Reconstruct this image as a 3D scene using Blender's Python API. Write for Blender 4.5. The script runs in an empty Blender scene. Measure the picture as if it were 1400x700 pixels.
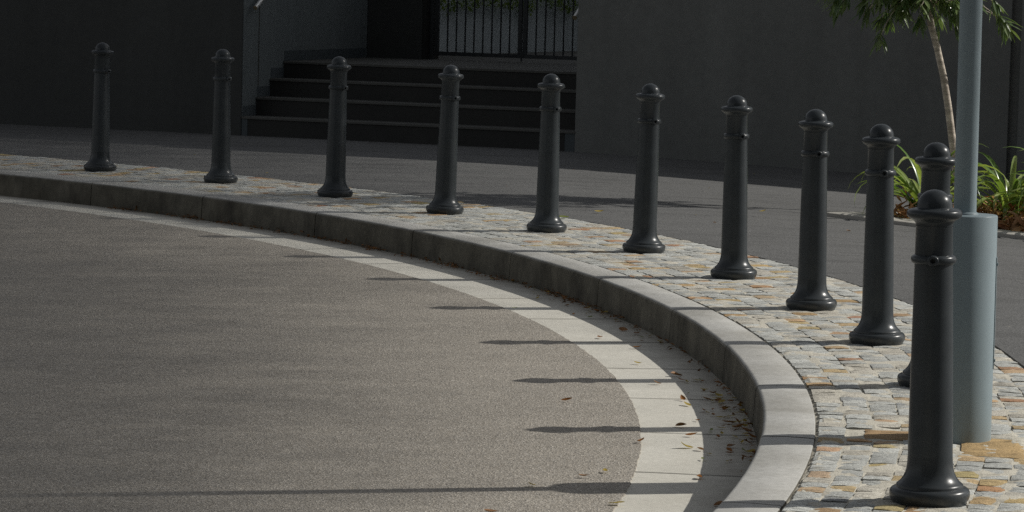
import bpy, bmesh, math, random
from mathutils import Vector, Matrix, noise
import numpy as np

random.seed(11)
R = math.radians
scene = bpy.context.scene
col = scene.collection

# ------------------------------------------------------------------ object helpers
def tag(o, label=None, cat=None, group=None, kind=None):
    if label: o['label'] = label
    if cat: o['category'] = cat
    if group: o['group'] = group
    if kind: o['kind'] = kind
    return o

def link_mesh(name, me, m, parent=None, smooth=None):
    if m is not None:
        me.materials.append(m)
    if smooth is not None:
        for p in me.polygons: p.use_smooth = True
        me.set_sharp_from_angle(angle=R(smooth))
    o = bpy.data.objects.new(name, me)
    col.objects.link(o)
    if parent: o.parent = parent
    return o

def obj(name, bm, m, parent=None, smooth=None, fix=True):
    me = bpy.data.meshes.new(name)
    if fix: bmesh.ops.recalc_face_normals(bm, faces=bm.faces)
    bm.to_mesh(me); bm.free()
    return link_mesh(name, me, m, parent, smooth)

def raw(name, verts, faces, m, parent=None, smooth=None):
    me = bpy.data.meshes.new(name)
    me.from_pydata(verts, [], faces); me.update()
    return link_mesh(name, me, m, parent, smooth)

def empty(name, loc=(0, 0, 0)):
    o = bpy.data.objects.new(name, None); col.objects.link(o)
    o.location = loc; o.empty_display_size = .1
    return o

def kids(o): return [c for c in bpy.data.objects if c.parent == o]

def copy_tree(o, parent=None):
    c = o.copy(); col.objects.link(c); c.parent = parent
    for ch in kids(o): copy_tree(ch, c)
    return c

def lathe(prof, n=48, z0=0.0, bm=None, close=True):
    bm = bm or bmesh.new()
    rings = []
    for z, r in prof:
        if r < 1e-5:
            rings.append([bm.verts.new((0, 0, z + z0))])
        else:
            rings.append([bm.verts.new((r*math.cos(2*math.pi*i/n), r*math.sin(2*math.pi*i/n), z + z0)) for i in range(n)])
    for a, b in zip(rings, rings[1:]):
        if len(a) == 1 and len(b) == 1: continue
        for i in range(n):
            j = (i+1) % n
            if len(a) == 1: bm.faces.new((a[0], b[i], b[j]))
            elif len(b) == 1: bm.faces.new((a[i], a[j], b[0]))
            else: bm.faces.new((a[i], a[j], b[j], b[i]))
    return bm

def tube(pts, radii, n=12, bm=None, cap=True):
    bm = bm or bmesh.new()
    pts = [Vector(p) for p in pts]
    if not hasattr(radii, '__len__'): radii = [radii]*len(pts)
    rings = []; up = None
    for i, p in enumerate(pts):
        t = (pts[min(i+1, len(pts)-1)] - pts[max(i-1, 0)]).normalized()
        if up is None:
            up = t.orthogonal().normalized()
        up = (up - t*up.dot(t)).normalized()
        s = t.cross(up)
        rings.append([bm.verts.new(p + (up*math.cos(2*math.pi*k/n) + s*math.sin(2*math.pi*k/n))*radii[i]) for k in range(n)])
    for a, b in zip(rings, rings[1:]):
        for k in range(n):
            bm.faces.new((a[k], a[(k+1) % n], b[(k+1) % n], b[k]))
    if cap:
        bm.faces.new(rings[0][::-1]); bm.faces.new(rings[-1])
    return bm

def box_axes(bm, o, ax, ay, az, x0, x1, y0, y1, z0, z1, bev=0.0):
    o, ax, ay, az = Vector(o), Vector(ax), Vector(ay), Vector(az)
    vs = []
    for z in (z0, z1):
        for x, y in ((x0, y0), (x1, y0), (x1, y1), (x0, y1)):
            vs.append(bm.verts.new(o + ax*x + ay*y + az*z))
    fs = [bm.faces.new([vs[i] for i in f]) for f in ((3, 2, 1, 0), (4, 5, 6, 7), (0, 1, 5, 4), (1, 2, 6, 5), (2, 3, 7, 6), (3, 0, 4, 7))]
    if bev:
        es = list({e for f in fs for e in f.edges})
        bmesh.ops.bevel(bm, geom=es, offset=bev, segments=2, affect='EDGES', profile=.6)
    return bm

# ------------------------------------------------------------------ materials
class NT:
    def __init__(self, name):
        self.m = bpy.data.materials.new(name); self.m.use_nodes = True
        self.t = self.m.node_tree; self.n = self.t.nodes; self.l = self.t.links
        self.b = self.n['Principled BSDF']
        self.co = self.n.new('ShaderNodeTexCoord').outputs['Object']
    def lk(self, a, b): self.l.new(a, b)
    def noise(self, scale, detail=4, rough=.55, co=None, dist=0.0):
        x = self.n.new('ShaderNodeTexNoise'); x.inputs['Scale'].default_value = scale
        x.inputs['Detail'].default_value = detail; x.inputs['Roughness'].default_value = rough
        x.inputs['Distortion'].default_value = dist
        self.lk(co or self.co, x.inputs['Vector']); return x.outputs['Fac']
    def voro(self, scale, out='Color', feature='F1', co=None):
        x = self.n.new('ShaderNodeTexVoronoi'); x.feature = feature; x.inputs['Scale'].default_value = scale
        self.lk(co or self.co, x.inputs['Vector']); return x.outputs[out]
    def mapping(self, scale=(1, 1, 1), rot=(0, 0, 0)):
        x = self.n.new('ShaderNodeMapping'); x.inputs['Scale'].default_value = scale; x.inputs['Rotation'].default_value = rot
        self.lk(self.co, x.inputs['Vector']); return x.outputs['Vector']
    def ramp(self, fac, stops):
        x = self.n.new('ShaderNodeValToRGB'); e = x.color_ramp.elements
        while len(e) < len(stops): e.new(.5)
        for i, (p, c) in enumerate(stops):
            e[i].position = p
            e[i].color = (c, c, c, 1) if not hasattr(c, '__len__') else (*c, 1)
        self.lk(fac, x.inputs['Fac']); return x.outputs['Color']
    def mix(self, fac, a, b, mode='MIX'):
        x = self.n.new('ShaderNodeMix'); x.data_type = 'RGBA'; x.blend_type = mode
        for s, v in ((x.inputs[0], fac), (x.inputs[6], a), (x.inputs[7], b)):
            if hasattr(v, 'links') or hasattr(v, 'is_linked'): self.lk(v, s)
            elif hasattr(v, '__len__'): s.default_value = (*v, 1) if len(v) == 3 else v
            else: s.default_value = v if s.type == 'VALUE' else (v, v, v, 1)
        return x.outputs[2]
    def math(self, op, a, b=0.0):
        x = self.n.new('ShaderNodeMath'); x.operation = op
        for s, v in ((x.inputs[0], a), (x.inputs[1], b)):
            if hasattr(v, 'is_linked'): self.lk(v, s)
            else: s.default_value = v
        return x.outputs[0]
    def rnd(self):
        return self.n.new('ShaderNodeObjectInfo').outputs['Random']
    def bump(self, h, strength=.3, dist=.01):
        x = self.n.new('ShaderNodeBump'); x.inputs['Strength'].default_value = strength; x.inputs['Distance'].default_value = dist
        self.lk(h, x.inputs['Height']); self.lk(x.outputs['Normal'], self.b.inputs['Normal'])
    def out(self, color, rough=.8, spec=.3, metal=0.0):
        if hasattr(color, 'is_linked'): self.lk(color, self.b.inputs['Base Color'])
        else: self.b.inputs['Base Color'].default_value = (*color, 1)
        if hasattr(rough, 'is_linked'): self.lk(rough, self.b.inputs['Roughness'])
        else: self.b.inputs['Roughness'].default_value = rough
        self.b.inputs['Specular IOR Level'].default_value = spec
        self.b.inputs['Metallic'].default_value = metal
        return self.m

def asphalt(name, base, warm, contrast=.5, cell=130, bump=.5, wear=1.0, flecks=False):
    t = NT(name)
    v = t.voro(cell, 'Color')
    sep = t.n.new('ShaderNodeSeparateColor'); t.lk(v, sep.inputs[0])
    g = t.ramp(sep.outputs[0], [(0, 1-contrast), (.55, 1.0), (.9, 1+contrast*.7), (1.0, 1+contrast*1.6)])
    c = t.mix(1, base, g, 'MULTIPLY')
    c = t.mix(t.math('MULTIPLY', sep.outputs[1], .45), c, warm)
    big = t.ramp(t.noise(.45, 4, .5), [(.3, .86), (.5, 1.0), (.72, 1.10)])
    c = t.mix(wear, c, t.mix(1, c, big, 'MULTIPLY'))
    med = t.ramp(t.noise(7, 5, .65), [(.3, .93), (.6, 1.03)])
    c = t.mix(1, c, med, 'MULTIPLY')
    # rubbed dark scuffs, drawn out along the direction cars turn
    sm = t.ramp(t.noise(1.0, 6, .62, t.mapping((.9, 4.2, 1), (0, 0, R(12)))), [(.60, 1.0), (.72, .66)])
    c = t.mix(wear*.8, c, t.mix(1, c, sm, 'MULTIPLY'))
    if flecks:   # grit and tiny scraps lying on the path
        fl = t.ramp(t.voro(5.5, 'Distance'), [(.028, 1), (.04, 0)])
        c = t.mix(t.math('MULTIPLY', fl, .7), c, (.42, .38, .30))
        lo = t.ramp(t.noise(1.3, 5, .6, t.mapping((.5, 2.6, 1), (0, 0, R(-25)))), [(.5, 1), (.68, .80)])
        c = t.mix(1, c, lo, 'MULTIPLY')
    h = t.math('ADD', t.voro(cell, 'Distance'), t.math('MULTIPLY', t.noise(cell*.45, 3), .8))
    t.bump(h, bump, .006)
    return t.out(c, .85, .25)

M = {}
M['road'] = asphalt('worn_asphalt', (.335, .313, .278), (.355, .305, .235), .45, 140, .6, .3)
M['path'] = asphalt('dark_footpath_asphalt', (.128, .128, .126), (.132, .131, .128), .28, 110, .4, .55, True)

def concrete(name, base, stain, scale=3.0, stain_amt=.6, grain=.1, top_dirt=0.0, streak=False):
    t = NT(name)
    n1 = t.noise(scale, 6, .62, dist=.3); n2 = t.noise(scale*14, 4, .6); n3 = t.noise(260, 2, .5)
    c = t.mix(t.ramp(n1, [(.38, 0), (.68, stain_amt)]), base, stain)
    c = t.mix(1, c, t.ramp(n2, [(.25, 1-grain*1.4), (.7, 1+grain*.6)]), 'MULTIPLY')
    c = t.mix(1, c, t.ramp(n3, [(.3, 1-grain), (.7, 1+grain)]), 'MULTIPLY')
    pit = t.ramp(t.voro(38, 'Distance'), [(.05, .62), (.11, 1.0)])
    c = t.mix(.5, c, t.mix(1, c, pit, 'MULTIPLY'))
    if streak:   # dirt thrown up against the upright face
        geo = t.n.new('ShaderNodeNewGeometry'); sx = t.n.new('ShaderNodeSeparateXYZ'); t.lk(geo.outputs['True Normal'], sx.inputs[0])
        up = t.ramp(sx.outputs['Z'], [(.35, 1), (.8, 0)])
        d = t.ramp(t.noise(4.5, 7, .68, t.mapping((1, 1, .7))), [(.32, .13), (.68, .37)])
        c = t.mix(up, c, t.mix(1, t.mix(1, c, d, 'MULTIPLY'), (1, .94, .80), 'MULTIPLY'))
    t.bump(t.math('ADD', n2, t.math('MULTIPLY', n3, .5)), .25, .004)
    return t.out(c, .85, .25)

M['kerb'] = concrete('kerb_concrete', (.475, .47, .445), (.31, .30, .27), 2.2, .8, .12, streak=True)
M['edging_dark'] = concrete('kerb_mortar', (.16, .155, .14), (.10, .095, .085), 5, .7, .1)
M['edging'] = concrete('edging_concrete', (.52, .50, .45), (.38, .36, .32), 3, .7, .1)

# gutter slab: pale concrete, darker and browner towards the kerb
t = NT('gutter_concrete')
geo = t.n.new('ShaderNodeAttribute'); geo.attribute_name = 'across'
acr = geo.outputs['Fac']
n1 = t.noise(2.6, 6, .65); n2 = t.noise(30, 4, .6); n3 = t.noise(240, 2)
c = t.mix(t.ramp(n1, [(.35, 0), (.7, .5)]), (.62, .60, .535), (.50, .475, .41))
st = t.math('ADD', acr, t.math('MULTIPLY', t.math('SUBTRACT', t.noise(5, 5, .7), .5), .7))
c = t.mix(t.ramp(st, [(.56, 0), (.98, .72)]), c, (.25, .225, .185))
c = t.mix(1, c, t.ramp(n2, [(.25, .88), (.7, 1.05)]), 'MULTIPLY')
c = t.mix(1, c, t.ramp(n3, [(.3, .9), (.7, 1.1)]), 'MULTIPLY')
spot = t.ramp(t.voro(9, 'Distance'), [(.035, .5), (.06, 1.0)])
c = t.mix(.6, c, t.mix(1, c, spot, 'MULTIPLY'))
t.bump(t.math('ADD', n2, t.math('MULTIPLY', n3, .6)), .25, .004)
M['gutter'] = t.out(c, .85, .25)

# split granite setts, colour stored per stone
t = NT('split_stone')
a = t.n.new('ShaderNodeAttribute'); a.attribute_name = 'col'
c = a.outputs['Color']
g_ = t.n.new('ShaderNodeAttribute'); g_.attribute_name = 'grain'
lay = t.noise(1.0, 5, .68, g_.outputs['Vector'], .4)
c = t.mix(1, c, t.ramp(lay, [(.30, .42), (.42, .86), (.55, 1.02), (.72, 1.2)]), 'MULTIPLY')
c = t.mix(1, c, t.ramp(t.noise(45, 5, .7), [(.28, .78), (.5, 1.0), (.75, 1.15)]), 'MULTIPLY')
c = t.mix(1, c, t.ramp(t.noise(110, 4, .7), [(.36, .62), (.48, 1.0), (.66, 1.22)]), 'MULTIPLY')
c = t.mix(t.ramp(t.noise(11, 4), [(.58, 0), (.75, .3)]), c, (.42, .34, .20))
t.bump(t.math('ADD', t.math('MULTIPLY', lay, 1.6), t.math('MULTIPLY', t.noise(200, 3), .5)), .7, .008)
M['sett'] = t.out(c, .8, .3)
t = NT('joint_sand')
c = t.mix(t.ramp(t.noise(9, 5, .7), [(.52, 0), (.72, 1)]), (.56, .53, .45), (.22, .20, .16))
c = t.mix(1, c, t.ramp(t.noise(220, 2), [(.3, .75), (.7, 1.2)]), 'MULTIPLY')
t.bump(t.noise(150, 3), .5, .006)
M['joint'] = t.out(c, .95, .1)

def paint_wall(name, base, dirt):
    t = NT(name)
    c = t.mix(t.ramp(t.noise(.8, 6, .65), [(.35, 0), (.7, 1)]), base, dirt)
    c = t.mix(1, c, t.ramp(t.noise(14, 5, .6), [(.25, .9), (.75, 1.08)]), 'MULTIPLY')
    st = t.ramp(t.noise(1.4, 5, .6, t.mapping((2.2, 2.2, .22))), [(.35, .9), (.7, 1.06)])
    c = t.mix(1, c, st, 'MULTIPLY')
    t.bump(t.noise(90, 4, .6), .22, .004)
    return t.out(c, .75, .25)
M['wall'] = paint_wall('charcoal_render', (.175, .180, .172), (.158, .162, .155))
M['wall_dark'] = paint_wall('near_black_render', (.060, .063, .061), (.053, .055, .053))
M['wall_blue'] = paint_wall('slate_blue_render', (.165, .186, .19), (.145, .165, .17))
M['wall_back'] = paint_wall('blue_grey_render', (.60, .66, .68), (.54, .60, .62))
M['riser'] = paint_wall('dark_stair_tile', (.036, .036, .034), (.03, .03, .029))
M['tread'] = concrete('stair_tread_stone', (.105, .105, .098), (.08, .08, .074), 4, .6, .1)
M['skirt'] = paint_wall('skirting_tile', (.085, .10, .107), (.07, .083, .09))

def paint(name, c0, rough, spec=.5, var=.15, dust=.0):
    t = NT(name)
    c = t.mix(t.ramp(t.noise(7, 5, .65), [(.35, 0), (.7, 1)]), c0, tuple(v*(1-var) for v in c0))
    if dust:
        g = t.n.new('ShaderNodeSeparateXYZ'); t.lk(t.co, g.inputs[0])
        f = t.math('MULTIPLY', t.ramp(t.noise(16, 6, .7), [(.45, 0), (.75, 1)]), t.ramp(g.outputs['Z'], [(.0, dust*5), (.07, dust*.8), (.25, dust*.3), (1, dust*.25)]))
        c = t.mix(f, c, (.16, .145, .12))
        sp = t.ramp(t.voro(55, 'Distance'), [(.03, 1), (.05, 0)])
        c = t.mix(t.math('MULTIPLY', sp, .22), c, (.2, .19, .17))
    c = t.mix(1, c, t.ramp(t.rnd(), [(0, .86), (1, 1.14)]), 'MULTIPLY')
    r = t.ramp(t.noise(22, 5, .7), [(.3, rough*.8), (.7, rough*1.25)])
    t.bump(t.noise(120, 4, .6), .06, .003)
    return t.out(c, r, spec)
M['bollard'] = paint('black_iron_paint', (.044, .051, .056), .28, .22, .2, .08)
M['pole'] = paint('grey_pole_paint', (.215, .265, .285), .38, .12, .08, .08)
M['gate'] = paint('black_gate_paint', (.03, .034, .037), .5, .4)
M['steel'] = NT('brushed_steel').out((.72, .72, .70), .42, .5, .55)
M['steel_cap'] = NT('rail_end_cap').out((.35, .28, .18), .4, .5, .6)

def leafmat(name, c0, c1, rough=.45, trans=.25, spec=.5):
    t = NT(name)
    g = t.n.new('ShaderNodeNewGeometry')
    r = g.outputs['Random Per Island']
    c = t.mix(r, c0, c1)
    c = t.mix(1, c, t.ramp(t.noise(18, 3), [(.3, .8), (.7, 1.2)]), 'MULTIPLY')
    m = t.out(c, rough, spec)
    tr = t.n.new('ShaderNodeBsdfTranslucent'); t.lk(t.mix(1, c, (1.3, 1.4, .6), 'MULTIPLY'), tr.inputs['Color'])
    mx = t.n.new('ShaderNodeMixShader'); mx.inputs[0].default_value = trans
    t.lk(t.b.outputs[0], mx.inputs[1]); t.lk(tr.outputs[0], mx.inputs[2])
    t.lk(mx.outputs[0], t.n['Material Output'].inputs['Surface'])
    return m
M['tree_leaf'] = leafmat('glossy_narrow_leaf', (.06, .11, .042), (.19, .25, .11), .25, .30, .7)
M['strap_leaf'] = leafmat('strap_leaf', (.12, .22, .05), (.36, .42, .15), .28, .30)
M['hedge_leaf'] = leafmat('hedge_leaf', (.10, .17, .04), (.26, .33, .08), .5, .25)
M['shade_leaf'] = leafmat('shade_leaf', (.05, .08, .04), (.07, .10, .05), .5, .1)
M['litter'] = leafmat('dry_litter', (.26, .10, .045), (.58, .36, .20), .7, .15, .25)
M['dirt_litter'] = leafmat('gutter_debris', (.12, .06, .025), (.30, .15, .065), .8, .1, .2)
M['leaf_brown'] = leafmat('dry_brown_leaf', (.24, .11, .045), (.30, .16, .07), .6, .1, .3)
M['leaf_orange'] = leafmat('rust_leaf', (.30, .12, .03), (.26, .11, .03), .6, .15, .3)
M['leaf_yellow'] = leafmat('yellow_leaf', (.42, .31, .06), (.36, .27, .06), .55, .2, .3)
M['leaf_green'] = leafmat('yellow_green_leaf', (.21, .24, .06), (.17, .20, .05), .55, .2, .3)
t = NT('bark')
c = t.mix(t.ramp(t.noise(30, 5, .7, t.mapping((1, 1, .4))), [(.35, 0), (.65, 1)]), (.66, .59, .50), (.42, .36, .30))
ring = t.ramp(t.noise(9, 4, .6, t.mapping((.4, .4, 4))), [(.45, .75), (.6, 1.1)])
c = t.mix(1, c, ring, 'MULTIPLY')
t.bump(t.noise(60, 5, .7), .5, .006)
M['bark'] = t.out(c, .85, .2)
t = NT('soil'); 
c = t.mix(t.ramp(t.noise(12, 6, .7), [(.35, 0), (.65, 1)]), (.05, .034, .022), (.13, .075, .04))
t.bump(t.noise(40, 5), .8, .02); M['soil'] = t.out(c, .95, .1)
M['ground'] = asphalt('plain_ground', (.12, .115, .105), (.13, .12, .1), .3, 60, .3)

# ------------------------------------------------------------------ the kerb line: arcs round one centre
CX, CY = -13.6, 13.32
ZR = -.17
def cl(th): return max(-18.0, min(58.0, th))
def r_kf(th): th = cl(th); return 14.605 - (.0046*th if th > 0 else .00656*th)
def r_kb(th): th = cl(th); return 14.811 - .00541*th + .0000691*th*th
def r_si(th): th = cl(th); return 14.126 - .0085*th + .0001*th*th
def r_pb(th): th = cl(th); return 15.825 + .00612*th - .0000652*th*th
def pol(r, th, z): return (CX + r*math.cos(R(th)), CY + r*math.sin(R(th)), z)
T0, T1 = -60.0, 110.0

def strip(name, radii, zs, m, step=.4, t0=T0, t1=T1, attr=None, smooth=None):
    ths = [t0 + (t1-t0)*i/int((t1-t0)/step) for i in range(int((t1-t0)/step)+1)]
    V = []; F = []; A = []
    n = len(radii)
    for th in ths:
        for k in range(n):
            V.append(pol(radii[k](th), th, zs[k](th) if callable(zs[k]) else zs[k]))
            A.append(k/(n-1))
    for i in range(len(ths)-1):
        for k in range(n-1):
            a = i*n + k
            F.append((a, a+1, a+n+1, a+n))
    o = raw(name, V, F, m, None, smooth)
    if attr:
        at = o.data.attributes.new(attr, 'FLOAT', 'POINT'); at.data.foreach_set('value', A)
    return o

# far ground below everything
raw('ground', [(-400, -400, -.45), (400, -400, -.45), (400, 400, -.45), (-400, 400, -.45)], [(0, 1, 2, 3)], M['ground'])['kind'] = 'structure'

# road: one asphalt disc whose ragged rim laps the gutter slab
def rough_si(th): return r_si(th) + .006*noise.noise(Vector((th*5.1, 1.3, 0))) + .004*noise.noise(Vector((th*17, 4.3, 0)))
ring_fr = [0.02, .3, .6, .8, .9]
road = strip('road', [(lambda th, f=f: r_si(th)*f) for f in ring_fr] + [rough_si, (lambda th: rough_si(th)+.003)],
             [ZR+.004]*(len(ring_fr)+1) + [ZR-.004], M['road'], .1)
road['kind'] = 'structure'
# gutter slab
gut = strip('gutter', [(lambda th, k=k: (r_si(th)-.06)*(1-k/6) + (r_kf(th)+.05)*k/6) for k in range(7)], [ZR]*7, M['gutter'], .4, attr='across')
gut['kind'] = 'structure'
# transverse joints in the gutter: thin dark tar lines
V = []; F = []
th = -40.0
while th < 75:
    w = .018
    a = len(V)
    for k in range(7):
        f = k/6; r = r_si(th)*(1-f) + (r_kf(th)+.01)*f
        wob = .03*noise.noise(Vector((th, f*3, 9)))
        for s in (-1, 1):
            V.append(pol(r + 0, th + wob + s*w*(.6+.5*random.random()), ZR + .0022))
    for k in range(6):
        b = a + 2*k; F.append((b, b+1, b+3, b+2))
    th += 4.05
M['tar'] = NT('joint_tar').out((.06, .055, .045), .9, .1)
jo = raw('gutter_joint', V, F, M['tar']); jo['kind'] = 'structure'

# kerb: cast stones 1.45 m long with a rounded arris, sunk below the gutter
bm = bmesh.new()
th = -42.0
prof_n = None
random.seed(5)
ths0 = []
while th < 85:
    seg = math.degrees(1.45/14.6)*random.uniform(.93, 1.05)
    e = .018
    nst = 14
    dz = random.uniform(-.0007, .0007); dr = random.uniform(-.001, .001)
    rings = []
    for i in range(nst+1):
        t_ = th + e + (seg-2*e)*i/nst
        f0, b0 = r_kf(t_)+dr, r_kb(t_)-.004+dr*.5
        P = [(f0-.012, ZR-.12), (f0-.012, ZR+.01), (f0-.004, -.024), (f0-.001, -.014), (f0+.003, -.006), (f0+.009, -.0015), (f0+.016, 0.0),
             ((f0+b0)/2, .002), (b0-.008, 0.0), (b0-.002, -.003), (b0, -.010), (b0, ZR-.12)]
        rings.append([bm.verts.new(pol(r + .0015*noise.noise(Vector((t_*4, z*30, 2))), t_, z+dz+.0012*noise.noise(Vector((t_*3, r*9, 0))))) for r, z in P])
    for a, b in zip(rings, rings[1:]):
        for k in range(len(a)-1):
            bm.faces.new((a[k], a[k+1], b[k+1], b[k]))
    bm.faces.new(rings[0]); bm.faces.new(rings[-1][::-1])
    th += seg
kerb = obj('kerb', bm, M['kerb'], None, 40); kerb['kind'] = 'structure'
# dark mortar seen in the kerb joints
kb = strip('kerb_joint_mortar', [lambda th: r_kf(th)+.002, lambda th: r_kf(th)+.008, lambda th: r_kb(th)-.012, lambda th: r_kb(th)-.006], [ZR-.1, -.012, -.009, -.1], M['edging_dark'], .4)
kb['kind'] = 'structure'

# setts
def bz(f):
    return lambda th: -.0042 + .0048*max(-1, min(1, 2.2*noise.noise(Vector((th*1.7, f*11, 1))) + .9*noise.noise(Vector((th*6, f*30, 6)))))
NB = 30
bed = strip('paving_bed', [(lambda th, k=k: r_kb(th)-.005 + (r_pb(th)-r_kb(th)+.009)*k/NB) for k in range(NB+1)], [-.012]+[bz(k/NB) for k in range(1, NB)]+[-.012], M['joint'], .12); bed['kind'] = 'structure'
random.seed(21)
SLABS = [(15.03, 15.20, -7.72, -6.88), (15.38, 15.60, -8.85, -7.22), (15.62, 15.80, -8.4, -7.3)]   # large tan stones round the pole foot
V = []; F = []; COL = []; GR = []
def sett_colour(p):
    k = random.random()
    g = random.uniform(.41, .56)
    if k < .64: c = (g*.985, g, g*.94)
    elif k < .82: c = (g*1.04, g*.98, g*.84)
    elif k < .925: c = (random.uniform(.44, .53), random.uniform(.335, .385), random.uniform(.175, .24))
    elif k < .965: c = (random.uniform(.38, .44), random.uniform(.24, .27), random.uniform(.13, .16))
    else: c = (g*.74, g*.76, g*.74)
    return c
NC = 9
for kc in range(NC):
    th = -24.0 + random.uniform(0, .4)
    ph = random.uniform(0, 100)
    while th < 66:
        rin, rout = r_kb(th)+.003, r_pb(th)-.003
        def rr(f, t_):
            w = .006*noise.noise(Vector((t_*.9, ph + round(f*NC)*7.3, 0))) if 0 < f < 1 else 0
            return rin + (rout-rin)*f + w*(1 if 0 < f < 1 else 0)
        L = random.choice((.085, .10, .11, .115, .125, .14))*random.uniform(.94, 1.06)
        f0, f1 = kc/NC, (kc+1)/NC
        pm = pol(rr((f0+f1)/2, th), th, 0)
        dth = math.degrees(L/15.3)
        rm_ = rr((f0+f1)/2, th + dth/2); hw = (rout-rin)/NC*.30
        if any(q[0]-hw < rm_ < q[1]+hw and q[2] < th + dth*.75 and th + dth*.25 < q[3] for q in SLABS):
            th += dth; continue
        g = random.uniform(.0025, .0045) if random.random() < .78 else random.uniform(.005, .008)
        gt = math.degrees(g/15.3)
        c = sett_colour(pm)
        zt = random.uniform(-.0016, .0016)
        tx, ty = random.uniform(-.0015, .0015), random.uniform(-.0015, .0015)
        base = len(V); n = 5
        j = [[random.uniform(-.003, .003) for _ in range(2)] for _ in range(4)]
        for iy in range(n):
            for ix in range(n):
                u, v = ix/(n-1), iy/(n-1)
                jr = (j[0][0]*(1-u)+j[1][0]*u)*(1-v) + (j[2][0]*(1-u)+j[3][0]*u)*v
                jt = (j[0][1]*(1-u)+j[1][1]*u)*(1-v) + (j[2][1]*(1-u)+j[3][1]*u)*v
                t_ = th + gt + (dth-2*gt)*v + math.degrees(jt/15.3)
                r0, r1 = rr(f0, t_)+g, rr(f1, t_)-g
                r_ = r0 + (r1-r0)*u + jr*.6
                edge = 1 if (ix in (0, n-1) or iy in (0, n-1)) else 0
                corner = 1 if (ix in (0, n-1) and iy in (0, n-1)) else 0
                p = pol(r_, t_, 0)
                z = zt + tx*(u-.5)*2 + ty*(v-.5)*2 + 0.0028*noise.noise(Vector((p[0]*34, p[1]*34, kc))) + .0022*noise.noise(Vector((p[0]*90, p[1]*90, 3)))
                z -= edge*(.0022 + .0015*random.random()) + corner*.001
                V.append((p[0], p[1], z)); COL.append(c); GR.append((r_*9 + kc*3.1, math.radians(t_)*15.3*30, th*3.3))
        per = [(ix, 0) for ix in range(n)] + [(n-1, iy) for iy in range(1, n)] + [(ix, n-1) for ix in range(n-2, -1, -1)] + [(0, iy) for iy in range(n-2, 0, -1)]
        b2 = len(V)
        for ix, iy in per:
            p = V[base + iy*n + ix]
            V.append((p[0], p[1], -.022)); COL.append(tuple(x*.5 for x in c)); GR.append((0, 0, 0))
        for iy in range(n-1):
            for ix in range(n-1):
                a = base + iy*n + ix
                F.append((a, a+1, a+n+1, a+n))
        m_ = len(per)
        for i in range(m_):
            i2 = (i+1) % m_
            a = base + per[i][1]*n + per[i][0]; b = base + per[i2][1]*n + per[i2][0]
            F.append((b, a, b2+i, b2+i2))
        th += dth
for (qa, qb, ta, tb), c in zip(SLABS, ((.40, .265, .14), (.46, .32, .155), (.50, .46, .38))):
    n = 12; base = len(V)
    for iy in range(n):
        for ix in range(n):
            u, v = ix/(n-1), iy/(n-1)
            edge = ix in (0, n-1) or iy in (0, n-1)
            p = pol(qa + (qb-qa)*u + .006*noise.noise(Vector((v*5, ta, u*2))), ta + (tb-ta)*v + .03*noise.noise(Vector((u*5, tb, v*2))), 0)
            V.append((p[0], p[1], .0005 + .002*noise.noise(Vector((p[0]*25, p[1]*25, 1))) - (.003 if edge else 0))); COL.append(c); GR.append((u*2, v*6, ta))
    for iy in range(n-1):
        for ix in range(n-1):
            a = base + iy*n + ix; F.append((a, a+1, a+n+1, a+n))
    per = [(ix, 0) for ix in range(n)] + [(n-1, iy) for iy in range(1, n)] + [(ix, n-1) for ix in range(n-2, -1, -1)] + [(0, iy) for iy in range(n-2, 0, -1)]
    b2 = len(V)
    for ix, iy in per:
        p = V[base + iy*n + ix]; V.append((p[0], p[1], -.022)); COL.append(tuple(x*.5 for x in c)); GR.append((0, 0, 0))
    for i in range(len(per)):
        i2 = (i+1) % len(per)
        F.append((base + per[i2][1]*n + per[i2][0], base + per[i][1]*n + per[i][0], b2+i, b2+i2))
pv = raw('sett_paving', V, F, M['sett'], None, 50); pv['kind'] = 'structure'
at = pv.data.attributes.new('col', 'FLOAT_COLOR', 'POINT')
at.data.foreach_set('color', np.array([(*c, 1) for c in COL], dtype=np.float32).ravel())
at = pv.data.attributes.new('grain', 'FLOAT_VECTOR', 'POINT')
at.data.foreach_set('vector', np.array(GR, dtype=np.float32).ravel())

# footpath: dark asphalt, falling gently towards the right
def sm(x): x = max(0, min(1, x)); return x*x*(3-2*x)
A0 = Vector((-2.6201, 30.0137, 0)); AL = Vector((.9317, -.3632, 0)).normalized(); AN = Vector((.3632, .9317, 0)).normalized(); UP = Vector((0, 0, 1))
def zfoot(x, y):
    d = math.hypot(x-CX, y-CY) - 15.9
    s = (Vector((x, y, 0)) - A0).dot(AL)
    return -.135*sm((s-2.6)/6.5)*sm(d/4.5)
ths = [-40 + .8*i for i in range(int(125/.8))]
rs = [0, .006, .3, .8, 1.4, 2, 2.6, 3.2, 4, 4.8, 5.6, 6.4, 7.5, 9, 12, 16, 24]
V = []; F = []
for th in ths:
    for k, d in enumerate(rs):
        r = r_pb(th) + d + (.006*noise.noise(Vector((th*4, 3, 8))) if k < 2 else 0)
        x, y, _ = pol(r, th, 0)
        V.append((x, y, (-.02 if k == 0 else zfoot(x, y) - .003)))
n = len(rs)
for i in range(len(ths)-1):
    for k in range(n-1):
        a = i*n+k; F.append((a, a+1, a+n+1, a+n))
fp = raw('footpath', V, F, M['path'], None, 60); fp['kind'] = 'structure'

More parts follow.
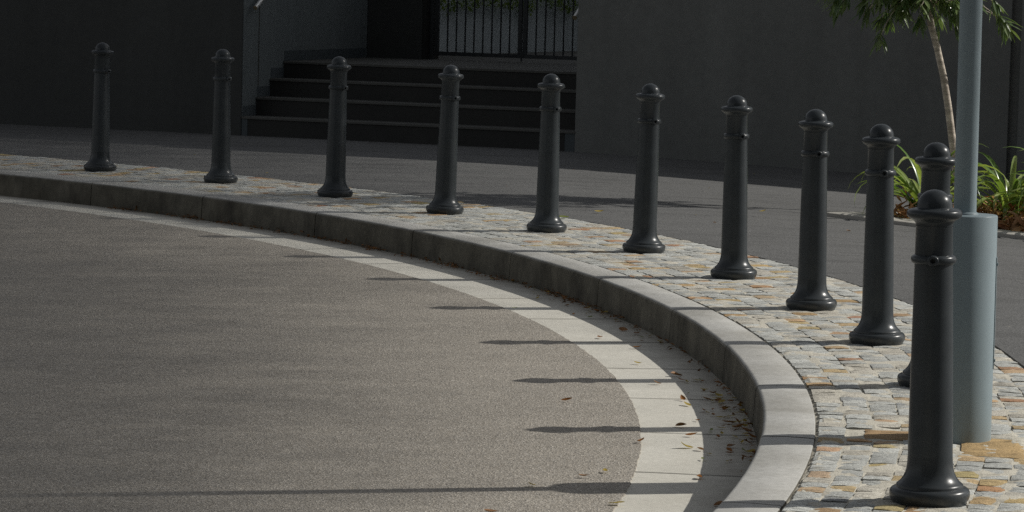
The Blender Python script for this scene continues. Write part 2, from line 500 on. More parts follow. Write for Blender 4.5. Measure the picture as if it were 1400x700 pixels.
# ------------------------------------------------------------------ bollards
def make_bollard():
    root = empty('bollard')
    base_p = [(-.03, .118), (.004, .119), (.010, .1235), (.018, .1275), (.027, .1285), (.036, .1275), (.043, .1235), (.047, .1175), (.0485, .110),
              (.050, .1075), (.0545, .1072), (.0585, .1055), (.062, .1015), (.066, .0965), (.073, .0905), (.083, .0838), (.096, .0782), (.112, .0745), (.130, .0726), (.150, .0716)]
    obj('base', lathe(base_p, 64), M['bollard'], root, 50)
    sh = [(.150, .0716), (.30, .0695), (.45, .0668), (.60, .0638), (.766, .0604), (.77, .0604), (.882, .0585), (.8845, .0600)]
    obj('shaft', lathe(sh, 64), M['bollard'], root, 50)
    co = [(.764, .0600), (.766, .0660), (.770, .0705), (.776, .0722), (.783, .0715), (.788, .0690), (.791, .0650), (.793, .0596)]
    cr = obj('collar', lathe(co, 64), M['bollard'], root, 45)
    for s in (-1, 1):       # chain eye on each side of the collar
        bm = bmesh.new()
        n = 20; r_in, r_out, x0, x1 = .0080, .0175, .060, .087
        ring = {}
        for (x, r, k) in ((x0, r_out, 0), (x1-.003, r_out, 1), (x1, r_out-.003, 2), (x1, r_in, 3), (x1-.015, r_in, 4)):
            ring[k] = [bm.verts.new((s*x, r*math.cos(2*math.pi*i/n)*1.05, .779 + r*math.sin(2*math.pi*i/n)*.95)) for i in range(n)]
        for k in range(4):
            for i in range(n):
                bm.faces.new((ring[k][i], ring[k][(i+1) % n], ring[k+1][(i+1) % n], ring[k+1][i]))
        bm.faces.new(ring[4])
        obj('chain_eye', bm, M['bollard'], cr, 45)
    cap = [(.8845, .0592), (.893, .0597), (.8975, .0625), (.902, .0675), (.906, .0735), (.910, .0805), (.914, .0850), (.919, .0874), (.925, .0880), (.931, .0865), (.9355, .0820), (.9385, .0750),
           (.9402, .0670), (.9412, .0605), (.9425, .0578), (.9445, .0570)]
    for i in range(0, 13):
        a = R(90*i/12)
        cap.append((.9465 + .0535*math.sin(a), .0567*math.cos(a) if i < 12 else 0))
    obj('cap', lathe(cap, 64), M['bollard'], root, 40)
    return root
BOL = [(-3.2335, 24.5137, .42), (-2.2016, 23.5672, 0), (-1.2767, 22.4361, .66), (-.4624, 21.1786, 1.3), (.2151, 19.9123, .34), (.7824, 18.6306, .8),
       (1.2184, 17.1726, -.7), (1.5059, 15.6760, -.5), (1.6764, 14.2786, -.8), (1.7199, 12.7972, -.08), (1.3533, 9.9422, -1.1)]
BLAB = ['first black bollard at the far left end, before the plain dark wall',
        'second black bollard from the left end, left of the wall corner',
        'third black bollard from the left end, before the left side of the steps',
        'fourth black bollard from the left end, leaning slightly before the steps',
        'fifth black bollard from the left end, before the right end of the steps',
        'sixth black bollard from the left end, first right of the steps',
        'seventh black bollard from the left end, before the wide charcoal wall',
        'eighth black bollard from the left end, third right of the steps',
        'ninth black bollard from the left end, before the planted bed corner',
        'black bollard mostly hidden behind the nearest one, beside the grey pole',
        'nearest and largest black bollard, standing in front of the grey pole sleeve']
proto = make_bollard()
for i, (x, y, tilt) in enumerate(BOL):
    o = proto if i == 0 else copy_tree(proto)
    o.location = (x, y, 0)
    a = math.atan2(y-CY, x-CX) + math.pi/2
    o.rotation_euler = (0, 0, a + R(random.uniform(-6, 6)))
    o.rotation_euler = (Matrix.Rotation(R(tilt), 3, 'Y') @ o.rotation_euler.to_matrix()).to_euler()
    tag(o, BLAB[i], 'bollard', 'black bollards along the kerb')

# ------------------------------------------------------------------ steel pole in its sleeve
root = empty('lamp_pole', (1.640, 11.345, 0))
sl = [(-.02, .118), (.0, .1185), (.812, .1185), (.8155, .1165), (.817, .113), (.817, .044)]
sv = obj('sleeve', lathe(sl, 72), M['pole'], root, 40)
ag = R(7)
bm = bmesh.new()
n = 12; r = .1215; wide = R(24)
for z0, z1 in ((.26, .665),):
    top = []; bot = []; ti = []; bi = []
    for i in range(n+1):
        a = ag - wide + 2*wide*i/n
        top.append(bm.verts.new((r*math.cos(a), r*math.sin(a), z1))); bot.append(bm.verts.new((r*math.cos(a), r*math.sin(a), z0)))
        ti.append(bm.verts.new((.117*math.cos(a), .117*math.sin(a), z1))); bi.append(bm.verts.new((.117*math.cos(a), .117*math.sin(a), z0)))
    for i in range(n):
        bm.faces.new((bot[i], bot[i+1], top[i+1], top[i])); bm.faces.new((top[i], top[i+1], ti[i+1], ti[i])); bm.faces.new((bi[i], bi[i+1], bot[i+1], bot[i]))
    bm.faces.new((bot[0], top[0], ti[0], bi[0])); bm.faces.new((top[n], bot[n], bi[n], ti[n]))
hd = obj('access_door', bm, M['pole'], sv, 30)
for z in (.29, .64):
    a = ag - wide*.8
    p = Vector((math.cos(a), math.sin(a), 0))
    obj('bolt', tube([p*.1205 + UP*z, p*.1255 + UP*z], .006, 10), M['pole'], hd, 30)
obj('pole', lathe([(.80, .041), (2.5, .0405), (4.6, .038), (4.62, .036), (4.62, 0)], 40), M['pole'], root, 40)
obj('weld_ring', lathe([(.817, .050), (.820, .0495), (.824, .046), (.827, .0412)], 40), M['pole'], root, 60)
bm = lathe([(4.60, .05), (4.63, .06), (4.70, .16), (4.74, .19), (4.78, .19), (4.86, .12), (4.90, 0)], 32)
obj('lamp_head', bm, M['pole'], root, 40)
root.rotation_euler = (R(-.8), R(-.35), 0)
tag(root, 'grey steel pole rising from a thick round sleeve among the bollards', 'pole')

# ------------------------------------------------------------------ buildings, entrance recess
def slab(x0, x1, y0, y1, z0, z1, m, name, parent, bev=0.0):
    bm = bmesh.new(); box_axes(bm, A0, AL, AN, UP, x0, x1, y0, y1, z0, z1, bev)
    return obj(name, bm, m, parent)
lb = empty('entrance_building', A0 + AL*-3)
lbi = lb.matrix_basis.copy(); lb.location = (0, 0, 0)
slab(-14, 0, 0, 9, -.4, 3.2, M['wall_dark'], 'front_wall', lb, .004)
slab(.0, .006, .012, 2.9, -.3, 3.1, M['wall_blue'], 'side_wall', lb)
slab(.007, .0085, .34, .352, .25, 2.69, M['tar'], 'wall_joint', lb)
slab(.012, .62, 2.9, 3.3, -.3, 3.1, M['wall_dark'], 'back_wall', lb)
slab(.62, .655, 2.93, 3.28, .69, 2.69, M['riser'], 'door_jamb', lb)
tag(lb, 'near-black rendered building left of the steps with a slate-blue recess wall', 'building')
rb = empty('corner_building')
bm = bmesh.new()
for x0, x1, y0 in ((3.40, 7.40, 0), (7.40, 7.49, .05), (7.49, 16, 0)):
    box_axes(bm, A0, AL, AN, UP, x0, x1, y0, 22, -.5, 2.66)
bmesh.ops.remove_doubles(bm, verts=bm.verts, dist=.0001)
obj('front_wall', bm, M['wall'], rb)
slab(4.6, 16, 3.0, 21.9, 2.65, 6.1, M['wall'], 'added_upper_storey', rb)  # unseen storey, added to keep recess and courtyard out of the sun
tag(rb, 'long plain charcoal wall to the right of the steps, behind the tree', 'building')

# unseen dark brick blocks added behind the camera to close off the low sky
for bx0, bx1, by0, by1, hh, lab in ((-26, 4, -26, -13, 21, 'dark brick block added behind the viewpoint to close off the low sky'), (6, 40, -24, -12, 18, 'lower dark brick block added behind the viewpoint to close off the low sky')):
    e_ = empty('added_street_block')
    bm = bmesh.new(); box_axes(bm, (0, 0, 0), (1, 0, 0), (0, 1, 0), UP, bx0, bx1, by0, by1, -.45, hh)
    obj('front_wall', bm, M['wall_dark'], e_)
    for fl in range(5):
        for k in range(int((bx1-bx0)/3)):
            bm = bmesh.new(); box_axes(bm, (0, 0, 0), (1, 0, 0), (0, 1, 0), UP, bx0+1+3*k, bx0+2.4+3*k, by1-.05, by1+.03, 1.2+3.2*fl, 2.9+3.2*fl)
            obj('window', bm, M['gate'], e_)
    tag(e_, lab, 'building')

# steps
st = empty('staircase', (0, 0, 0))
H_ = [.179, .355, .527, .69]
for i, hz in enumerate(H_):
    o0 = .004 + .30*i
    slab(.012 if i else .07, 3.398 if i else 3.30, o0, 3.3 if i == 3 else o0+.42, (H_[i-1]-.02 if i else -.3), hz-.022, M['riser'], 'riser', st)
    slab(.010, 3.399, o0-.012, (14 if i == 3 else o0+.34), hz-.022, hz, M['tread'], 'tread', st, .003)
slab(.010, .068, .001, .3, -.3, .156, M['skirt'], 'end_tile', st)
slab(3.302, 3.397, .001, .3, -.3, .156, M['skirt'], 'end_tile', st)
bm = bmesh.new()
for i, hz in enumerate(H_):
    y0 = .02 + .30*i
    box_axes(bm, A0, AL, AN, UP, .0062, .0095, y0+.002, (2.88 if i == 3 else y0+.298), hz+.001, hz+.10)
obj('skirting', bm, M['skirt'], st)
tag(st, 'four dark steps rising to the gated landing between two walls', 'steps')

# gate
gt = empty('metal_gate')
def rail(x0, x1, y0, y1, z0, z1, name, parent): return slab(x0, x1, y0, y1, z0, z1, M['gate'], name, parent)
slab(.66, .70, 3.02, 3.08, .69, 2.4, M['gate'], 'gate_post', gt)
for x0, x1 in ((.712, 1.672), (1.69, 2.66)):
    bm = bmesh.new()
    box_axes(bm, A0, AL, AN, UP, x0, x0+.038, 3.03, 3.07, .735, 2.2)
    box_axes(bm, A0, AL, AN, UP, x1-.038, x1, 3.03, 3.07, .735, 2.2)
    box_axes(bm, A0, AL, AN, UP, x0+.038, x1-.038, 3.032, 3.068, .735, .775)
    box_axes(bm, A0, AL, AN, UP, x0+.038, x1-.038, 3.032, 3.068, 2.16, 2.2)
    lf = obj('gate_leaf', bm, M['gate'], gt)
    nb = 8
    for k in range(nb):
        xb = x0 + .038 + (x1-x0-.076)*(k+1)/(nb+1)
        b = bmesh.new(); tube([A0+AL*xb+AN*3.05+UP*.775, A0+AL*xb+AN*3.05+UP*2.16], .0085, 8, b)
        obj('bar', b, M['gate'], lf, 60)
slab(1.674, 1.688, 3.015, 3.029, .70, 1.0, M['gate'], 'drop_bolt', gt)
slab(2.68, 2.74, 3.02, 3.08, .69, 2.4, M['gate'], 'gate_post', gt)
tag(gt, 'black double gate of upright bars at the top of the steps', 'gate')

# handrails
def handrail(x, y0, name_label):
    hr = empty('handrail')
    P = []
    z0 = 1.215
    d = Vector((0, .30, .174)).normalized()
    p = A0 + AL*x + AN*y0 + UP*z0
    v = AN*d.y + UP*d.z
    b = tube([p, p+v*.8, p+v*1.35, p+v*1.35+AN*.5], .021, 16)
    obj('rail', b, M['steel'], hr, 50)
    b = tube([p - v*.006, p - v*.0005], .022, 16); obj('end_cap', b, M['steel_cap'], hr, 50)
    s = -1 if x < 1 else 1
    q = p + v*.3
    b = tube([q - UP*.02, q - UP*.06, q - UP*.07 + AL*s*.05], .007, 8); obj('bracket', b, M['steel'], hr, 50)
    tag(hr, name_label, 'handrail')
handrail(.085, .10, 'silver handrail end on the slate-blue wall left of the steps')
handrail(3.31, .16, 'silver handrail end beside the charcoal wall right of the steps')

# courtyard wall behind the gate with a trailing hedge on top
P0 = Vector((-.93, 34.15, 0)); D = Vector((1.58, 3.1, 0)).normalized(); NN = Vector((-D.y, D.x, 0))
bm = bmesh.new(); box_axes(bm, P0, D, NN, UP, -.7, 12, 0, .18, .60, 1.36, .006)
obj('courtyard_wall', bm, M['wall_back'])
tag(bpy.data.objects['courtyard_wall'], 'low blue-grey planter wall seen through the gate bars', 'wall')
slab(.3, 3.38, 17.2, 17.5, .6, 2.6, M['wall'], 'back_building_wall', None)
tag(bpy.data.objects['back_building_wall'], 'distant charcoal wall closing the courtyard behind the gate', 'wall')

def leaf_quads(V, F, p, d, nrm, L, W, fold=.25, seg=3, droop=.15):
    d = d.normalized(); s = d.cross(nrm)
    if s.length < 1e-4: s = d.orthogonal()
    s.normalize(); nn = s.cross(d)
    b = len(V)
    for i in range(seg+1):
        f = i/seg
        w = W*.5*(math.sin(math.pi*min(1, max(.02, f*.92+.05)))**.8) if 0 < f < 1 else W*.06
        c = p + d*(L*f) - nn*(droop*L*f*f)
        V.append(c + s*w + nn*(w*fold)); V.append(c); V.append(c - s*w + nn*(w*fold))
    for i in range(seg):
        a = b + 3*i
        F.append((a, a+1, a+4, a+3)); F.append((a+1, a+2, a+5, a+4))

random.seed(3)
V = []; F = []
for k in range(5200):
    s_ = random.uniform(-.5, 8.5)
    q = P0 + D*s_ + NN*random.uniform(-.12, .3)
    drop = .17 + .10*noise.noise(Vector((s_*2.1, 0, 5))) + .05*noise.noise(Vector((s_*7, 0, 2)))
    z = 1.36 + random.uniform(-drop, .42)
    if z < 1.37: q = P0 + D*s_ - NN*random.uniform(.01, .10)
    q = q + UP*(z - q.z)
    d = Vector((random.gauss(0, 1), random.gauss(0, 1), random.gauss(-.3, .8)))
    leaf_quads(V, F, q, d, Vector((random.gauss(0, .4), random.gauss(0, .4), 1)), random.uniform(.04, .075), random.uniform(.02, .034), seg=2)
hg = raw('trailing_hedge', V, F, M['hedge_leaf'])
tag(hg, 'leafy green hedge spilling over the planter wall behind the gate', 'hedge')

# ------------------------------------------------------------------ planted bed
def zf(p): return zfoot(p.x, p.y)
B0 = Vector((2.256, 22.584, 0)); BF = Vector((1.2392, -1.1456, 0)).normalized(); BB = Vector((-BF.y, BF.x, 0))
def bedp(f, b, z=0.0):
    p = B0 + BF*f + BB*b
    p.z = zfoot(p.x, p.y) + z
    return p
bm = bmesh.new()
def edging(bm, pts_a, pts_b):
    rows = []
    for a, b in zip(pts_a, pts_b):
        rows.append([bm.verts.new(a + UP*-.05), bm.verts.new(a + UP*.022), bm.verts.new(a*.94 + b*.06 + UP*.03), bm.verts.new(b*.94 + a*.06 + UP*.03), bm.verts.new(b + UP*.022), bm.verts.new(b + UP*-.05)])
    for r0, r1 in zip(rows, rows[1:]):
        for k in range(5): bm.faces.new((r0[k], r0[k+1], r1[k+1], r1[k]))
    bm.faces.new(rows[0]); bm.faces.new(rows[-1][::-1])
W_ = .30
edging(bm, [bedp(f, 0) for f in (0, .6, 1.2, 2, 3, 4.5)], [bedp(f if f else W_, W_) for f in (0, .6, 1.2, 2, 3, 4.5)])
edging(bm, [bedp(0, b) for b in (0, .6, 1.2, 2.2)], [bedp(W_, b if b else W_) for b in (0, .6, 1.2, 2.2)])
ed = obj('bed_edging', bm, M['edging'], None, 40); tag(ed, 'flush pale concrete edging round the planted bed', 'edging')
V = []; F = []
nf, nb_ = 26, 14
for i in range(nf+1):
    for k in range(nb_+1):
        f = W_ - .01 + (4.5-W_)*i/nf; b = W_ - .01 + (2.2-W_)*k/nb_
        p = bedp(f, b)
        e_ = min(i, k, 3)/3
        p.z += .012 + e_*(.05 + .035*noise.noise(p*3))
        V.append(p)
for i in range(nf):
    for k in range(nb_):
        a = i*(nb_+1)+k; F.append((a, a+1, a+nb_+2, a+nb_+1))
so = raw('soil', V, F, M['soil'], None, 60); so['kind'] = 'structure'
V = []; F = []
random.seed(8)
for k in range(4200):
    f = W_ + random.random()**1.0*3.6; b = W_ + (random.random()**1.5)*1.9
    p = bedp(f, b, .035 + random.uniform(0, .13)*min(1, (b-W_)*5+.15))
    d = Vector((random.gauss(0, 1), random.gauss(0, 1), random.gauss(0, .45)))
    leaf_quads(V, F, p, d, Vector((random.gauss(0, .7), random.gauss(0, .7), 1)), random.uniform(.05, .13), random.uniform(.015, .034), fold=random.uniform(.2, .9), droop=random.uniform(-.4, .5))
lt = raw('leaf_litter', V, F, M['litter'], None); tag(lt, 'brown dry leaf litter covering the planted bed', 'leaf litter', kind='stuff')

def strap_plant(f, b, nblades, L0, L1, seed, label, lean=None):
    rd = random.Random(seed)
    root_p = bedp(f, b, .04)
    V = []; F = []
    for k in range(nblades):
        az = rd.uniform(0, 2*math.pi)
        el = R(rd.uniform(42, 84)); L = rd.uniform(L0, L1); W = rd.uniform(.028, .046)
        p = Vector((math.cos(az), math.sin(az), 0))*rd.uniform(0, .07)
        dirv = Vector((math.cos(az), math.sin(az), 0)); seg = 12
        side = UP.cross(dirv)
        bend = R(rd.uniform(95, 205))*(.6 + .4*L/L1); e = el
        tw = rd.uniform(-.5, .5)
        bse = len(V)
        for i in range(seg+1):
            t_ = i/seg
            ang = el - bend*t_**1.7
            w = W*.5*(.55 + .45*math.sin(math.pi*min(1, t_*.9+.15)))*(1 if t_ < .72 else max(.03, (1-t_)/.28))
            nrm = (UP*math.cos(ang) - dirv*math.sin(ang))
            sd = (side*math.cos(tw*t_) + nrm*math.sin(tw*t_))
            V += [p + sd*w + nrm*w*.55, p.copy(), p - sd*w + nrm*w*.55]
            p = p + (dirv*math.cos(ang) + UP*math.sin(ang))*(L/seg)
        for i in range(seg):
            a = bse + 3*i
            F.append((a, a+1, a+4, a+3)); F.append((a+1, a+2, a+5, a+4))
    o = raw('strap_leaf_plant', V, F, M['strap_leaf'], None, 80)
    o.location = root_p
    tag(o, label, 'plant', 'strap-leaved plants in the bed')
strap_plant(1.60, .70, 84, .50, .92, 1, 'large strap-leaved clump just right of the grey pole')
strap_plant(2.02, .78, 60, .45, .85, 2, 'strap-leaved clump at the right edge of the photo')
strap_plant(.44, .62, 48, .48, .92, 3, 'small strap-leaved clump left of the half-hidden bollard')
strap_plant(1.0, .85, 44, .42, .80, 4, 'strap-leaved clump partly behind the half-hidden bollard')
strap_plant(2.5, .6, 40, .35, .65, 6, 'strap-leaved clump furthest right along the bed')

# ------------------------------------------------------------------ young tree
tr = empty('young_tree', (3.34, 23.4, 0)); O = Vector((3.34, 23.4, 0))
def w2l(p): return Vector(p) - O
TP = [(3.335, 23.4, -.15), (3.322, 23.4, .05), (3.29, 23.4, .24), (3.262, 23.4, .418), (3.219, 23.4, .689), (3.172, 23.4, .933), (3.115, 23.4, 1.149), (3.065, 23.4, 1.31), (3.04, 23.4, 1.45), (3.0, 23.4, 1.7), (2.97, 23.38, 2.0), (2.98, 23.36, 2.4), (2.96, 23.36, 2.9), (2.9, 23.3, 3.5)]
TR = [.034, .031, .0295, .0285, .027, .026, .025, .0245, .0235, .02, .018, .014, .010, .004]
bm = tube([w2l(p) for p in TP], TR, 14)
obj('trunk', bm, M['bark'], tr, 60)
random.seed(17)
V = []; F = []; bml = bmesh.new()
def whorl(p, d, n, L0, L1):
    d = d.normalized()
    for i in range(n):
        a = 2.4*i + random.uniform(-.4, .4)
        o1 = d.orthogonal().normalized(); o2 = d.cross(o1)
        rad = o1*math.cos(a) + o2*math.sin(a)
        k = random.uniform(.35, 1.5)
        ld = d + rad*k + UP*random.uniform(-.55, .05)
        leaf_quads(V, F, p - d*random.uniform(0, .11), ld, UP + rad*.3, random.uniform(L0, L1), random.uniform(.021, .032), fold=.28, droop=random.uniform(.0, .14))
def limb(a, b, r0, r1, wig=.05):
    a, b = Vector(a), Vector(b)
    pts = [a.lerp(b, i/5) + Vector((random.gauss(0, wig), random.gauss(0, wig), random.gauss(0, wig)+.08*math.sin(math.pi*i/5)))*(0 if i in (0, 5) else 1) for i in range(6)]
    tube([w2l(p) for p in pts], [r0+(r1-r0)*i/5 for i in range(6)], 7, bml)
    return pts
def on_trunk(z):
    for p, q in zip(TP, TP[1:]):
        if p[2] <= z <= q[2]:
            f = (z-p[2])/(q[2]-p[2]); return Vector(p).lerp(Vector(q), f)
tips = []
# low hanging sprays
low = [((2.68, 23.35, 1.20), 1.62), ((2.40, 23.3, 1.48), 1.7), ((2.30, 23.5, 1.55), 1.75), ((2.55, 23.45, 1.45), 1.6), ((2.80, 23.3, 1.40), 1.55), ((2.88, 23.5, 1.42), 1.5), ((2.95, 23.1, 1.46), 1.5),
       ((3.20, 23.25, 1.40), 1.45), ((3.28, 23.45, 1.32), 1.42), ((3.33, 23.2, 1.44), 1.55), ((3.22, 23.6, 1.48), 1.6), ((3.60, 23.3, 1.34), 1.5), ((3.66, 23.45, 1.30), 1.55), ((3.52, 23.2, 1.47), 1.55), ((3.05, 23.6, 1.5), 1.5), ((2.75, 23.6, 1.5), 1.6), ((2.62, 23.15, 1.52), 1.6), ((3.02, 23.2, 1.50), 1.5)]
for k in range(14):
    xx = random.uniform(2.3, 3.34); low.append(((xx, random.uniform(23.0, 23.7), 1.30 + .16*random.random() + .10*abs(xx-2.95)), random.uniform(1.5, 1.75)))
for p, z in low:
    pts = limb(on_trunk(z), p, .008, .003, .02)
    d = (pts[-1]-pts[-2]) + Vector((0, 0, -.05)); tips.append((Vector(p), d))
    m1 = pts[3]; tips.append((m1, d))
for k in range(190):
    while True:
        q = Vector((random.uniform(-1, 1), random.uniform(-1, 1), random.uniform(-1, 1)))
        if .25 < q.length < 1: break
    p = Vector((2.98 + q.x*.74, 23.25 + q.y*.85, 2.55 + q.z*1.1))
    if 2.45 < p.z < 2.75 and random.random() < .55: continue
    a = on_trunk(max(1.42, min(3.4, p.z - random.uniform(.15, .45))))
    pts = limb(a, p, .007, .0025, .03)
    tips.append((p, pts[-1]-pts[-2]))
    if random.random() < .7: tips.append((pts[3] + Vector((random.gauss(0, .08), random.gauss(0, .08), random.gauss(0, .06))), Vector((random.gauss(0, 1), random.gauss(0, 1), random.gauss(.2, .6)))))
for p, d in tips:
    whorl(p, d, random.randint(10, 15), .10, .175)
obj('branches', bml, M['bark'], tr, 60)
raw('crown', [w2l(v) for v in V], F, M['tree_leaf'], tr)
tag(tr, 'slim young tree with narrow leaves and a bare pale trunk', 'tree')

# ------------------------------------------------------------------ tall trees added outside the frame to shade the left side
SE = R(34.8); SAZ = R(13.6)
SUN = Vector((math.cos(SE)*math.cos(SAZ), math.cos(SE)*math.sin(SAZ), math.sin(SE)))
rng = np.random.default_rng(4)
def shade_tree(u0, u1, trunk_u, nleaf, label):
    ca, sa = math.cos(SAZ), math.sin(SAZ)
    k = np.arange(nleaf)
    qa = (.5 + .7548776662*k) % 1; qb = (.5 + .5698402910*k) % 1
    u = np.sqrt(u0**2 + (u1**2-u0**2)*qa)                # wider crown further back
    n = len(u)
    gx = np.linspace(-4, 4, 4001); cdf = np.cumsum(np.exp(-gx*gx/2)); cdf /= cdf[-1]
    s = u*.107*np.interp(qb, cdf, gx)  # leaf spread grades the shade, deepest at the left
    tt = rng.uniform(36, 46, n)
    c = np.stack([s*ca - u*sa, s*sa + u*ca, np.zeros(n)], 1) + tt[:, None]*np.array(SUN)[None]
    d = rng.normal(size=(n, 3)); d[:, 2] -= .6; d /= np.linalg.norm(d, axis=1, keepdims=True)
    e = np.cross(d, rng.normal(size=(n, 3))); e /= np.linalg.norm(e, axis=1, keepdims=True)
    L = rng.uniform(.10, .16, n)[:, None]; W = L*.42
    V = np.stack([c, c + d*L*.5 + e*W*.5, c + d*L, c + d*L*.5 - e*W*.5], 1).reshape(-1, 3)
    me = bpy.data.meshes.new('crown')
    me.vertices.add(n*4); me.vertices.foreach_set('co', V.astype(np.float32).ravel())
    me.loops.add(n*4); me.loops.foreach_set('vertex_index', np.arange(n*4, dtype=np.int32))
    me.polygons.add(n); me.polygons.foreach_set('loop_start', np.arange(0, n*4, 4, dtype=np.int32))
    me.update(calc_edges=True)
    b = Vector((33.4*ca - trunk_u*sa, 33.4*sa + trunk_u*ca, 0))
    r0 = empty('added_shade_tree')
    link_mesh('crown', me, M['shade_leaf'], r0)
    top = Vector(c.mean(0))
    bm = tube([b - UP*.3, b + UP*6, b + UP*13, b + UP*19, b.lerp(Vector((top.x, top.y, 0)), .3) + UP*22], [.42, .34, .28, .2, .1], 14)
    obj('trunk', bm, M['bark'], r0, 60)
    tag(r0, label, 'tree')
N_SHADE = 140000
shade_tree(6, 19, 4.2, int(N_SHADE*.42), 'tall tree added for shade beyond the right side, nearer the road')
shade_tree(19, 31, 35, int(N_SHADE*.58), 'tall tree added for shade beyond the right side, behind the building')

# ------------------------------------------------------------------ fallen leaves
def leaf_mesh(seed, m, name='fallen_leaf'):
    rd = random.Random(seed)
    L = rd.uniform(.036, .060); W = L*rd.uniform(.38, .55); seg = 6
    V = []; F = []; cu = rd.uniform(.1, .5); tw = rd.uniform(-.6, .6); fo = rd.uniform(.15, .75)
    for i in range(seg+1):
        f = i/seg
        w = W*.5*math.sin(math.pi*min(1, f*.96+.03))**.75
        bend = .004 + 1.5*cu*L*(f-.45)**2
        for s in (-1, -.5, 0, .5, 1):
            V.append((L*(f-.5), s*w + tw*.004*f, bend + abs(s)*w*fo + tw*s*w*(f-.5)))
    for i in range(seg):
        for k in range(4):
            a = 5*i+k; F.append((a, a+1, a+6, a+5))
    me = bpy.data.meshes.new(name); me.from_pydata(V, [], F); me.update()
    me.materials.append(m)
    for p in me.polygons: p.use_smooth = True
    return me
LM = {k: [leaf_mesh(h*10+j, M['leaf_'+k]) for j in range(3)] for h, k in enumerate(('brown', 'orange', 'yellow', 'green'))}
random.seed(30)
def put_leaf(x, y, z, k, label, group, s=1.0):
    o = bpy.data.objects.new('fallen_leaf', random.choice(LM[k])); col.objects.link(o)
    o.location = (x, y, z); o.rotation_euler = (random.gauss(0, .15), random.gauss(0, .15), random.uniform(0, 6.28))
    o.scale = (s,)*3
    tag(o, label, 'leaf', group)
GL = [(.41, 17.05, 'orange'), (.46, 16.8, 'orange'), (.51, 16.74, 'yellow'), (.58, 15.95, 'brown'), (.64, 15.8, 'orange'), (.62, 15.21, 'orange'), (.76, 14.2, 'brown'), (.78, 14.03, 'orange'), (.84, 14.04, 'yellow'),
      (.99, 14.69, 'brown'), (.86, 13.72, 'yellow'), (.89, 13.61, 'brown'), (.91, 13.34, 'yellow'), (.92, 13.16, 'brown'), (.9, 12.73, 'brown'), (.94, 12.63, 'orange'), (.96, 12.5, 'brown'), (.97, 12.34, 'orange'), (.91, 11.99, 'green')]
SL = [(.75, 13.4, 'orange'), (.76, 13.24, 'yellow'), (.69, 12.05, 'yellow'), (.74, 11.75, 'green'), (.7, 11.32, 'orange'), (.66, 13.9, 'brown'), (.45, 15.6, 'orange'), (.60, 14.6, 'yellow'), (.70, 12.6, 'brown'), (.73, 12.35, 'orange')]
RL = [(.52, 12.13, 'orange'), (.36, 11.38, 'yellow'), (.09, 11.03, 'yellow'), (.02, 16.81, 'green'), (.25, 13.24, 'orange'), (.38, 10.69, 'yellow'), (-.05, 10.45, 'brown'), (.28, 11.25, 'brown')]
for x, y, k in GL: put_leaf(x, y, ZR+.004, k, 'small dry leaf lying in the shaded gutter below the kerb', 'leaves in the shaded gutter')
for x, y, k in SL: put_leaf(x, y, ZR+.004, k, 'small leaf lying on the sunlit pale concrete strip', 'leaves on the pale concrete strip')
for x, y, k in RL: put_leaf(x, y, ZR+.008, k, 'small leaf lying on the brown asphalt near the pale strip', 'leaves on the road asphalt')
for k in range(120):
    if k < 60: th = random.gauss(-3.0, 2.4)
    else: th = random.uniform(-6, 24)
    r = r_kf(th) - .015 - abs(random.gauss(0, .095))
    x, y, _ = pol(r, th, 0)
    put_leaf(x, y, ZR+.004, random.choice(('brown', 'brown', 'orange', 'orange', 'yellow', 'yellow', 'green')), 'small dry leaf lying in the shaded gutter below the kerb', 'leaves in the shaded gutter', random.uniform(.4, .9))
put_leaf(.59, 21.55, .0, 'yellow', 'large yellow leaf on the dark footpath behind the bollards', None, 1.7)
put_leaf(.33, 20.95, .004, 'green', 'curled green leaf at the paving edge behind the bollards', None, 1.8)
put_leaf(1.75, 22.0, -.003, 'yellow', 'small yellow leaf on the footpath near the planted bed', None, 1.5)
for k in range(46):
    x, y = random.uniform(-3.6, 3.0), random.uniform(20.5, 27)
    if math.hypot(x-CX, y-CY) < 16.3: continue
    put_leaf(x, y, zfoot(x, y), random.choice(('yellow', 'brown', 'green')), 'tiny leaf scrap lying on the dark footpath', 'leaf scraps on the footpath', random.uniform(.3, .55))
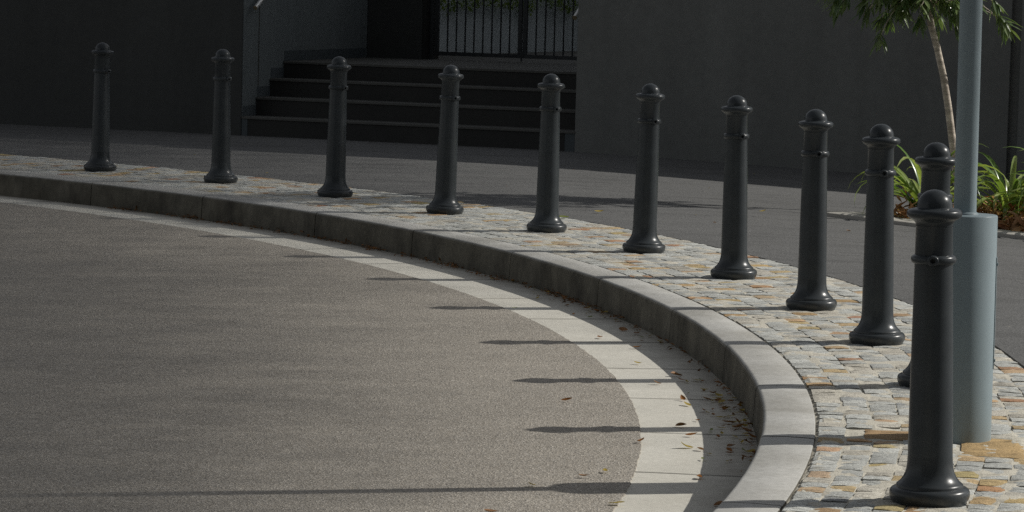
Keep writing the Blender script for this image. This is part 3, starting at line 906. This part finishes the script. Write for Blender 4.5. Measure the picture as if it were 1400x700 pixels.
# brown debris gathered along the foot of the kerb
V = []; F = []
for k in range(1500):
    th = random.uniform(12, 42) if random.random() < .86 else random.uniform(-8, 12)
    lump = max(.0, .35 + .9*noise.noise(Vector((th*.9, 0, 4))))
    if random.random() > lump: continue
    r = r_kf(th) - .012 - abs(random.gauss(0, .028 + .02*lump))
    p = Vector(pol(r, th, ZR + .004 + random.uniform(0, .018)))
    leaf_quads(V, F, p, Vector((random.gauss(0, 1), random.gauss(0, 1), random.gauss(0, .3))), UP + Vector((random.gauss(0, .5), random.gauss(0, .5), 0)), random.uniform(.012, .045), random.uniform(.006, .016), seg=2, fold=.6)
db = raw('leaf_debris', V, F, M['dirt_litter']); tag(db, 'brown leaf debris gathered along the foot of the kerb', 'leaf debris', kind='stuff')

# ------------------------------------------------------------------ light and sky
w = bpy.data.worlds.new('World'); scene.world = w; w.use_nodes = True
nt = w.node_tree; sky = nt.nodes.new('ShaderNodeTexSky'); sky.sky_type = 'NISHITA'; sky.sun_disc = False
sky.sun_elevation = SE; sky.sun_rotation = R(90) - SAZ
hs = nt.nodes.new('ShaderNodeHueSaturation'); hs.inputs['Saturation'].default_value = .22; nt.links.new(sky.outputs[0], hs.inputs['Color']); nt.links.new(hs.outputs[0], nt.nodes['Background'].inputs[0]); nt.nodes['Background'].inputs[1].default_value = .072
sd = bpy.data.lights.new('sun', 'SUN'); sd.energy = 3.85; sd.angle = R(.5); sd.color = (1, .965, .90)
so_ = bpy.data.objects.new('sun', sd); col.objects.link(so_); so_.location = SUN*60
so_.rotation_euler = SUN.to_track_quat('Z', 'Y').to_euler()

# ------------------------------------------------------------------ camera
cam = bpy.data.cameras.new('camera'); co = bpy.data.objects.new('camera', cam); col.objects.link(co)
cam.sensor_fit = 'HORIZONTAL'; cam.sensor_width = 36; cam.lens = 36*4300/1400
cam.clip_end = 2000
pit, roll = .0918036, .0251923
X0 = Vector((1, 0, 0)); Y0 = Vector((0, math.sin(pit), math.cos(pit))); Z0 = Vector((0, -math.cos(pit), math.sin(pit)))
cx_ = X0*math.cos(roll) + Y0*math.sin(roll); cy_ = -X0*math.sin(roll) + Y0*math.cos(roll)
mt = Matrix((cx_, cy_, Z0)).transposed().to_4x4(); mt.translation = (0, 0, 1.66938)
co.matrix_world = mt
scene.camera = co
scene.view_settings.view_transform = 'Standard'; scene.view_settings.look = 'None'; scene.view_settings.exposure = 0
scene.cycles.use_denoising = False
